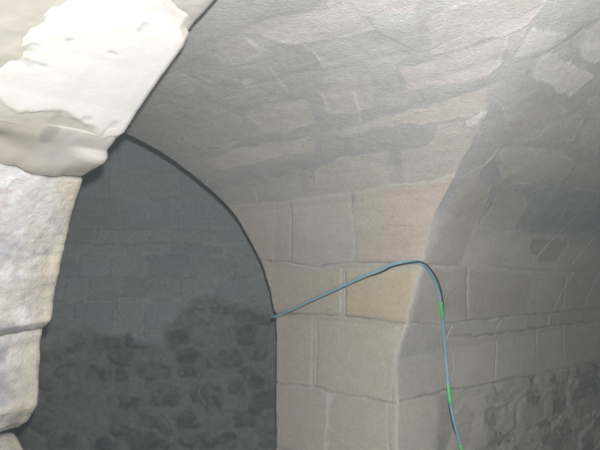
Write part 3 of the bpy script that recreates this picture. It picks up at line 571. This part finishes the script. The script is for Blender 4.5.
def block_plane(name, P0, e1, e2, l1, l2, col, label, cat, seed, flip=False):
    n1, n2 = max(2, int(l1/.05)), max(2, int(l2/.05))
    U, Vv = np.meshgrid(np.linspace(0, l1, n1), np.linspace(0, l2, n2), indexing='ij')
    e1 = np.array(e1, float); e2 = np.array(e2, float); nn = np.cross(e1, e2)
    ed, cid = cells(U, Vv, .38, .24, seed)
    H = .012*sstep(0, .03, ed)+.008*fbm(U*5, Vv*5, 0, seed, 3)
    P = np.array(P0, float)+U[..., None]*e1+Vv[..., None]*e2+nn*H[..., None]
    Tn = np.array(col)*np.ones(U.shape+(3,))*(.85+.3*cid)[..., None]
    return structure(grid_mesh(name, P, Tn, M_RUBBLE, flip=flip), label, cat)

block_plane('floor', (-5, -2.0, FLOOR_Z), (1, 0, 0), (0, 1, 0), 9, 8.2, (.22, .21, .19), 'uneven stone cellar floor', 'floor', 81)
block_plane('wall_chamber', (-3.55, 2.6, FLOOR_Z), (0, 1, 0), (0, 0, 1), 3.0, 3.8, (.33, .33, .32), 'left hand stone wall of the dark chamber', 'wall', 83)

# the other side of the cross passage, from the near arch to the dark chamber
def passage_wall():
    s = np.linspace(.50, S_END, 50); z = np.linspace(FLOOR_Z, 2.46, 150)
    Sg, Z = np.meshgrid(s, z, indexing='ij')
    ed, cid = cells(Sg, Z, .36, .24, 91)
    H = .012*sstep(0, .03, ed)+.006*fbm(Sg*8, Z*8, 0, 9, 3)
    lean = .22*sstep(1.7, 2.46, Z)**2
    tt = 1.74-H-lean
    P = np.stack([C[0]+A[0]*Sg+T[0]*tt, C[1]+A[1]*Sg+T[1]*tt, Z], -1)
    Tn = np.array((.40, .385, .36))*np.ones(Sg.shape+(3,))*(.88+.24*cid)[..., None]
    return grid_mesh('wall_passage', P, Tn, M_ASHLAR)
structure(passage_wall(), 'far left stone wall of the cross passage behind the near arch', 'wall')
# ------------------------------------------------------------------ the near arch on the left: plaster above, rough jamb stones below
ARC = np.array(ARCH)                                  # (along, height), from the crown down to the jamb
UP = np.array([(-2.35, 2.02), (-2.2, 2.16), (-1.95, 2.29), (-1.7, 2.37), (-1.5, 2.405), (-1.3, 2.41)])
i0 = 1
CURVE = np.concatenate([UP, ARC[i0:]])
CURVE[6][1] = 2.385

def resample(pts, step):
    pts = np.array(pts, float); L = np.concatenate([[0], np.cumsum(np.linalg.norm(np.diff(pts, axis=0), axis=1))])
    q = np.arange(0, L[-1], step); q = np.append(q, L[-1])
    return np.stack([np.interp(q, L, pts[:, 0]), np.interp(q, L, pts[:, 1])], 1), q

def smooth(p, k):
    for _ in range(k):
        p = np.concatenate([p[:1], (p[:-2]+2*p[1:-1]+p[2:])/4, p[-1:]])
    return p

def arch_piece(name, pts, depth, tone_fn, bump_fn, mat, parent=None, round_=.02, back=.45, sm=3, cap=True, step=.005, inset=0.0, bed=.010, flat=None):
    """a stone of the arch: its soffit follows pts, its far face returns outward, both bed ends are closed"""
    cur, q = resample(pts, step); cur = smooth(cur, sm)
    if cap: cur = cur+(.0045*fbm(cur[:, 1]*22, cur[:, 1]*0, .4, 650, 3))[:, None]*np.array([[1.0, 0]])
    ref = smooth(cur, 60)
    tg = np.gradient(ref, axis=0); tg /= np.linalg.norm(tg, axis=1, keepdims=True)+1e-9
    out = np.stack([-tg[:, 1], tg[:, 0]], 1)           # away from the opening
    if np.mean(out[:, 0]) < 0: out = -out
    n_r = [back, .25, .12, .05]                        # far face
    d = np.concatenate([np.zeros(4), np.array([.0, .004, .01, .018]), np.arange(.026, depth, .006)])
    nn = np.concatenate([n_r, [.02, .009, .003, .0005], np.zeros(len(d)-8)])*1.0
    nn[4:8] *= round_/.02
    Dg = np.repeat(d[None], len(cur), 0); Ng = np.repeat(nn[None], len(cur), 0).copy()
    Sx = np.repeat(cur[:, :1], len(d), 1); Zx = np.repeat(cur[:, 1:], len(d), 1)
    if flat:                                           # the ledge dies out away from the far face
        w = sstep(.03, .13, Dg); (s0_, z0_), (s1_, z1_) = flat
        k = np.linspace(0, 1, len(cur))[:, None]
        Sx = Sx*(1-w)+(s0_+(s1_-s0_)*k)*w; Zx = Zx*(1-w)+(z0_+(z1_-z0_)*k)*w
    wob = .011*fbm(Dg*10, 0*Dg, .7, 640, 3)*sstep(.01, .09, Dg)      # bed joints are not straight
    if cap: Zx = Zx+wob*np.where(Zx > 1.9, 1-sstep(1.93, 1.985, Zx), 1)+.032*sstep(.08, .30, Dg)*sstep(1.75, 1.9, Zx)*(1-sstep(1.95, 2.0, Zx))
    hb = bump_fn(Dg, Zx, Sx)*np.where(np.arange(len(d)) < 4, 0, 1)[None]
    Ng = Ng-hb+inset
    if cap:                                            # roll both ends outward so that the bed faces close
        qe = np.minimum(q, q[-1]-q)
        Ng = Ng+bed*(1-sstep(0, .022, qe))[:, None]
    Tn = tone_fn(Dg, Zx, Sx)
    if cap:
        ks = [.35, .2, .1, .04]
        first = [(Sx[:1], Zx[:1], Dg[:1], np.maximum(Ng[:1], k)) for k in ks]
        last = [(Sx[-1:], Zx[-1:], Dg[-1:], np.maximum(Ng[-1:], k)) for k in ks[::-1]]
        lst = first+[(Sx, Zx, Dg, Ng)]+last
        Sx, Zx, Dg, Ng = [np.concatenate([l[i] for l in lst], 0) for i in range(4)]
        Tn = np.concatenate([np.repeat(Tn[:1], 4, 0), Tn, np.repeat(Tn[-1:], 4, 0)], 0)
        out = np.concatenate([np.repeat(out[:1], 4, 0), out, np.repeat(out[-1:], 4, 0)], 0)
    Sg = Sx+out[:, :1]*Ng; Zg = Zx+out[:, 1:]*Ng
    tt = T_ARCH+Dg
    P = np.stack([C[0]+A[0]*Sg+T[0]*tt, C[1]+A[1]*Sg+T[1]*tt, Zg], -1)
    return grid_mesh(name, P, Tn, mat, parent=parent)

def tone_jamb(seed, warm=.5):
    def f(D, Z, S):
        q = S+Z*.2
        Tn = np.zeros(D.shape+(3,))+np.array((.275, .268, .25))
        a = fbm(D*9, Z*9, q, seed, 4); b = fbm(D*15, Z*15, q, seed+3, 4); c = fbm(D*7, Z*11, q, seed+6, 4); e = fbm(D*28, Z*28, q, seed+8, 3)
        Tn = lerp(Tn, (.36, .36, .365), sstep(-.1, .5, a)*.75)           # lime bloom
        Tn = lerp(Tn, (.27, .235, .18), sstep(.05, .6, b)*.6*warm)        # rust stain
        Tn = lerp(Tn, (.27, .21, .175), sstep(.45, .8, fbm(D*19, Z*19, q, seed+13, 3))*.6)
        Tn = lerp(Tn, (.115, .115, .14), sstep(.12, .62, c)*.6)            # grey lichen
        Tn = lerp(Tn, (.285, .26, .21), (1-sstep(.02, .09, D+.03*a))*.6)  # ochre along the arris
        if seed == 141:                                                  # dark damp blotches on the middle stone
            bl = sstep(.0, .10, .13-np.hypot((D-.14)*1.1, (Z-1.34)*.8)+.06*a)
            Tn = lerp(Tn, (.10, .10, .135), .75*bl*sstep(-.2, .4, b))
        Tn = lerp(Tn, (.31, .315, .33), .3*sstep(.06, .16, D))
        Tn = Tn*(1+.13*e)[..., None]
        return Tn
    return f
def bump_jamb(seed, amp=.012):
    def f(D, Z, S):
        q = S
        return amp*fbm(D*7, Z*8, q, seed, 3)+amp*.5*fbm(D*20, Z*22, q, seed+1, 4)*sstep(0, .03, D)+.0015*fbm(D*45, Z*45, q, seed+2, 2)
    return f

def cut(z_hi, z_lo):
    lst = [tuple(p) for p in ARC if z_lo-1e-6 <= p[1] <= z_hi+1e-6]
    return lst

def tone_arch(D, Z, S):
    q = S
    Tn = np.zeros(D.shape+(3,))+np.array((.235, .226, .212))
    a = fbm(D*6, S*6, Z, 7, 4); b = fbm(D*20, S*20, Z, 9, 3)
    Tn = lerp(Tn, (.25, .234, .205), sstep(0, .6, a)*.7); Tn = Tn*(1+.05*b)[..., None]
    return Tn

near_arch = arch_piece('wall_left', [tuple(p) for p in CURVE if p[0] < -.29 or p[1] > 2.0], .95, tone_arch,
                       lambda D, Z, S: .004*fbm(D*8, S*8, Z, 3, 4)+.002*fbm(D*30, S*30, Z, 4, 2), M_PLASTER, round_=.014, sm=2, cap=False)
structure(near_arch, 'near stone arch at the left with bright white plaster over its curve and a rough jamb', 'wall')

# white plaster coat over the arch, with a torn lower and outer rim
def plaster_coat():
    pts = [tuple(p) for p in CURVE if p[0] < -.255 or p[1] > 1.99]
    cur, q = resample(pts, .004); cur = smooth(cur, 2); ref = smooth(cur, 60)
    tg = np.gradient(ref, axis=0); tg /= np.linalg.norm(tg, axis=1, keepdims=True)
    out = np.stack([-tg[:, 1], tg[:, 0]], 1)
    if np.mean(out[:, 0]) < 0: out = -out
    d = np.concatenate([[-.002, 0.002, .006], np.arange(.010, .60, .0045)])
    D = np.repeat(d[None], len(cur), 0); S = np.repeat(cur[:, :1], len(d), 1); Z = np.repeat(cur[:, 1:], len(d), 1)
    wob = .028*fbm(D*9, S*9, 0, 55, 3)+.010*fbm(D*34, S*34, 0, 56, 3)
    # outer limit (towards the viewer), lower rim, bare strip near the crown
    lim = np.interp(S, [-1.6, -1.0, -.72, -.60, -.50, -.42, -.35], [.20, .20, .235, .30, .33, .37, .42])
    sd = lim-D+wob*.7
    sd = np.minimum(sd, np.interp(D, [0, .05, .10, .16, .22, .28, .35], [-.305, -.300, -.325, -.345, -.345, -.320, -.355])-S+wob*.5)
    bare = poly_sd(S, D, [(-.90, -.02), (-.60, -.02), (-.632, .02), (-.675, .05), (-.72, .11), (-.80, .15), (-.90, .12)])
    sd = np.minimum(sd, -bare+wob*.5)
    Hh = np.clip(-.006+.012*sstep(-.012, .016, sd), -.006, .006)+.0012*fbm(D*12, S*12, 0, 57, 3)
    scar = sstep(.80, .95, fbm(D*26, S*26, 3, 58, 2))
    Hh = Hh-.002*scar
    N = -Hh+np.where(D < .008, (.008-D)*.6, 0)
    Sg = S+out[:, :1]*N; Zg = Z+out[:, 1:]*N; tt = T_ARCH-.002+D
    P = np.stack([C[0]+A[0]*Sg+T[0]*tt, C[1]+A[1]*Sg+T[1]*tt, Zg], -1)
    Tn = np.zeros(D.shape+(3,))+np.array((.36, .357, .35))
    Tn = lerp(Tn, (.31, .28, .24), (1-sstep(.0, .03, sd+.012*fbm(D*30, S*30, 1, 59, 2)))*.6)
    Tn = Tn*(1+.02*fbm(D*8, S*8, 2, 60, 3)-.12*scar)[..., None]
    o = grid_mesh('plaster_coat', P, Tn, M_PLASTER, mask=Hh > -.0045, parent=near_arch)
    o['label'] = 'bright white plaster patch'
    return o
plaster_coat()

def tone_spring(D, Z, S):
    Tn = np.zeros(D.shape+(3,))+np.array((.27, .26, .245))
    a = fbm(D*8, Z*10, S, 17, 4)
    Tn = lerp(Tn, (.28, .25, .20), sstep(-.1, .6, a)*.6)
    Tn = lerp(Tn, (.255, .232, .19), sstep(1.955, 1.925, Z)*.5)
    spot = sstep(.5, .75, fbm(D*17, Z*17, S, 19, 2))*sstep(.10, .2, D)
    return lerp(Tn, (.15, .14, .13), spot*.6)
sp = arch_piece('springer_stone', [(-.305, 2.014), (-.275, 1.998), (-.244, 1.982), (-.250, 1.962), (-.235, 1.948), (-.19, 1.940), (-.142, 1.934), (-.105, 1.926)], .95, tone_spring,
                lambda D, Z, S: .006*fbm(D*7, Z*7, S, 23, 3)+.002*fbm(D*30, Z*30, S, 24, 2), M_PLASTER, parent=near_arch, sm=2, round_=.02, bed=.0015, flat=((-.305, 2.014), (-.100, 1.922)))
sp['label'] = 'beige springer stone'
for k, (hi, lo, extra_hi, extra_lo) in enumerate([
        (1.917, 1.459, [(-.100, 1.925)], []),
        (1.459, 1.092, [], []),
        (1.091, .96, [], [(.22, .80), (.20, .62)])]):
    pts = extra_hi+cut(hi, lo)+extra_lo
    o = arch_piece('jamb_stone', pts, .95, tone_jamb(101+k*40), bump_jamb(201+k*30, [.006, .006, .005][k]), M_ROUGH, parent=near_arch, sm=3, round_=.03, bed=[.003, .010, .012][k])
    o['label'] = ['tall grey lime-bloomed upper jamb stone', 'pale middle jamb stone with dark blotches', 'low rounded bottom jamb stone'][k]
low = arch_piece('jamb_footing', [(.21, .61), (.20, .3), (.20, FLOOR_Z)], .95, tone_jamb(331), bump_jamb(341, .01), M_ROUGH, parent=near_arch)

# vault of the near passage is the arch itself; stone mass behind the camera stays open to the way in

# ------------------------------------------------------------------ the hose
HP = [(-.175,3.667,1.359),(-.142,3.633,1.367),(-.06,3.53,1.409),(.058,3.386,1.473),(.166,3.249,1.531),(.267,3.122,1.585),(.341,3.022,1.623),(.403,2.949,1.650),(.445,2.887,1.675),(.485,2.836,1.684),(.534,2.785,1.688),(.571,2.756,1.683),(.619,2.828,1.655),(.669,2.922,1.605),(.708,3.007,1.548),(.742,3.093,1.471),(.775,3.190,1.380),(.811,3.302,1.232),(.830,3.343,1.087),(.846,3.356,.919),(.880,3.388,.773),(.911,3.425,.679),(.945,3.453,.570)]

def catmull(p, n=10):
    p = np.array(p, float); q = np.concatenate([[2*p[0]-p[1]], p, [2*p[-1]-p[-2]]]); r = []
    for i in range(1, len(q)-2):
        for t in np.linspace(0, 1, n, endpoint=False):
            r.append(.5*((2*q[i])+(-q[i-1]+q[i+1])*t+(2*q[i-1]-5*q[i]+4*q[i+1]-q[i+2])*t*t+(-q[i-1]+3*q[i]-3*q[i+1]+q[i+2])*t**3))
    r.append(q[-2]); return np.array(r)

def tube(name, path, rad, mat, parent=None, ns=12):
    path = np.array(path); t = np.gradient(path, axis=0); t /= np.linalg.norm(t, axis=1, keepdims=True)
    up = np.array([.3, -.9, .31]); a = np.cross(t, up); a /= np.linalg.norm(a, axis=1, keepdims=True); b = np.cross(a, t)
    th = np.linspace(0, 2*np.pi, ns, endpoint=False)
    rad = np.broadcast_to(np.asarray(rad, float), (len(path),))
    V = path[:, None]+rad[:, None, None]*(np.cos(th)[None, :, None]*a[:, None]+np.sin(th)[None, :, None]*b[:, None])
    n = len(path); vs_ = V.reshape(-1, 3).tolist(); fc = []
    for i in range(n-1):
        for j in range(ns): fc.append((i*ns+j, i*ns+(j+1) % ns, (i+1)*ns+(j+1) % ns, (i+1)*ns+j))
    fc.append(tuple(range(ns))[::-1]); fc.append(tuple((n-1)*ns+j for j in range(ns)))
    me = bpy.data.meshes.new(name); me.from_pydata(vs_, [], fc); me.update()
    for p in me.polygons: p.use_smooth = len(p.vertices) == 4
    me.materials.append(mat)
    o = bpy.data.objects.new(name, me); COL.objects.link(o)
    if parent: o.parent = parent
    return o

M_BLUE = plain_material('blue_hose_rubber', (.25, .42, .51), .35, .10, 30)
M_DARK = plain_material('dark_cable_rubber', (.035, .042, .045), .5, .1, 30)
M_GREEN = plain_material('green_tape', (.14, .62, .22), .4, .08, 40)

hp = catmull(HP, 14)
view = EYE-hp; view /= np.linalg.norm(view, axis=1, keepdims=True)
off = np.interp(np.arange(len(hp))/14.0, [0, 1, 2.2], [-.035, .004, .019])
# carry the fall of the hose on to the floor
tail = [hp[-1]+np.array([.012, -.03, -.12]), hp[-1]+np.array([.02, -.10, -.32]), hp[-1]+np.array([.0, -.22, -.50]), np.array([.86, 3.12, FLOOR_Z+.08]), np.array([.62, 2.98, FLOOR_Z+.035]), np.array([.30, 2.92, FLOOR_Z+.035])]
main = np.concatenate([hp+view*off[:, None], catmull([hp[-1]+view[-1]*.016]+tail, 10)[1:]])
hose = bpy.data.objects.new('hose', None); COL.objects.link(hose)
hose.location = (.86, 3.12, FLOOR_Z)
hose['label'] = 'thin blue hose with green bands looped over a ledge of the stone pier'; hose['category'] = 'hose'
tn = np.gradient(main, axis=0); tn /= np.linalg.norm(tn, axis=1, keepdims=True)
vw = EYE-main; vw /= np.linalg.norm(vw, axis=1, keepdims=True)
side = np.cross(tn, vw); side /= np.linalg.norm(side, axis=1, keepdims=True)
tube('blue_hose', main, .0092, M_BLUE, hose)
# the thin dark cable winds once round the hose: under it on the pier, in front at the bend, then right, behind, left
ph = np.radians(np.interp(np.arange(len(main))/14.0, [0, 6, 10, 14, 16.5, 19, 40], [-50, -40, 80, 180, 270, 360, 360]))
dk = main+side*(np.cos(ph)*.0130)[:, None]+vw*(np.sin(ph)*.0130-.002)[:, None]
tube('dark_cable', smooth(dk, 4), .0050, M_DARK, hose)['label'] = 'thin dark cable'
N_ = len(HP)
def at(i): return int(i*14)
for (i, j) in ((at(14.9), at(15.9)), (at(18.5), at(19.15)), (at(21.35), at(22.0))):
    g = tube('green_band', main[i:j+1], .0108, M_GREEN, hose); g['label'] = 'bright green band'

for ch in hose.children:
    ch.location = (-hose.location[0], -hose.location[1], -hose.location[2])
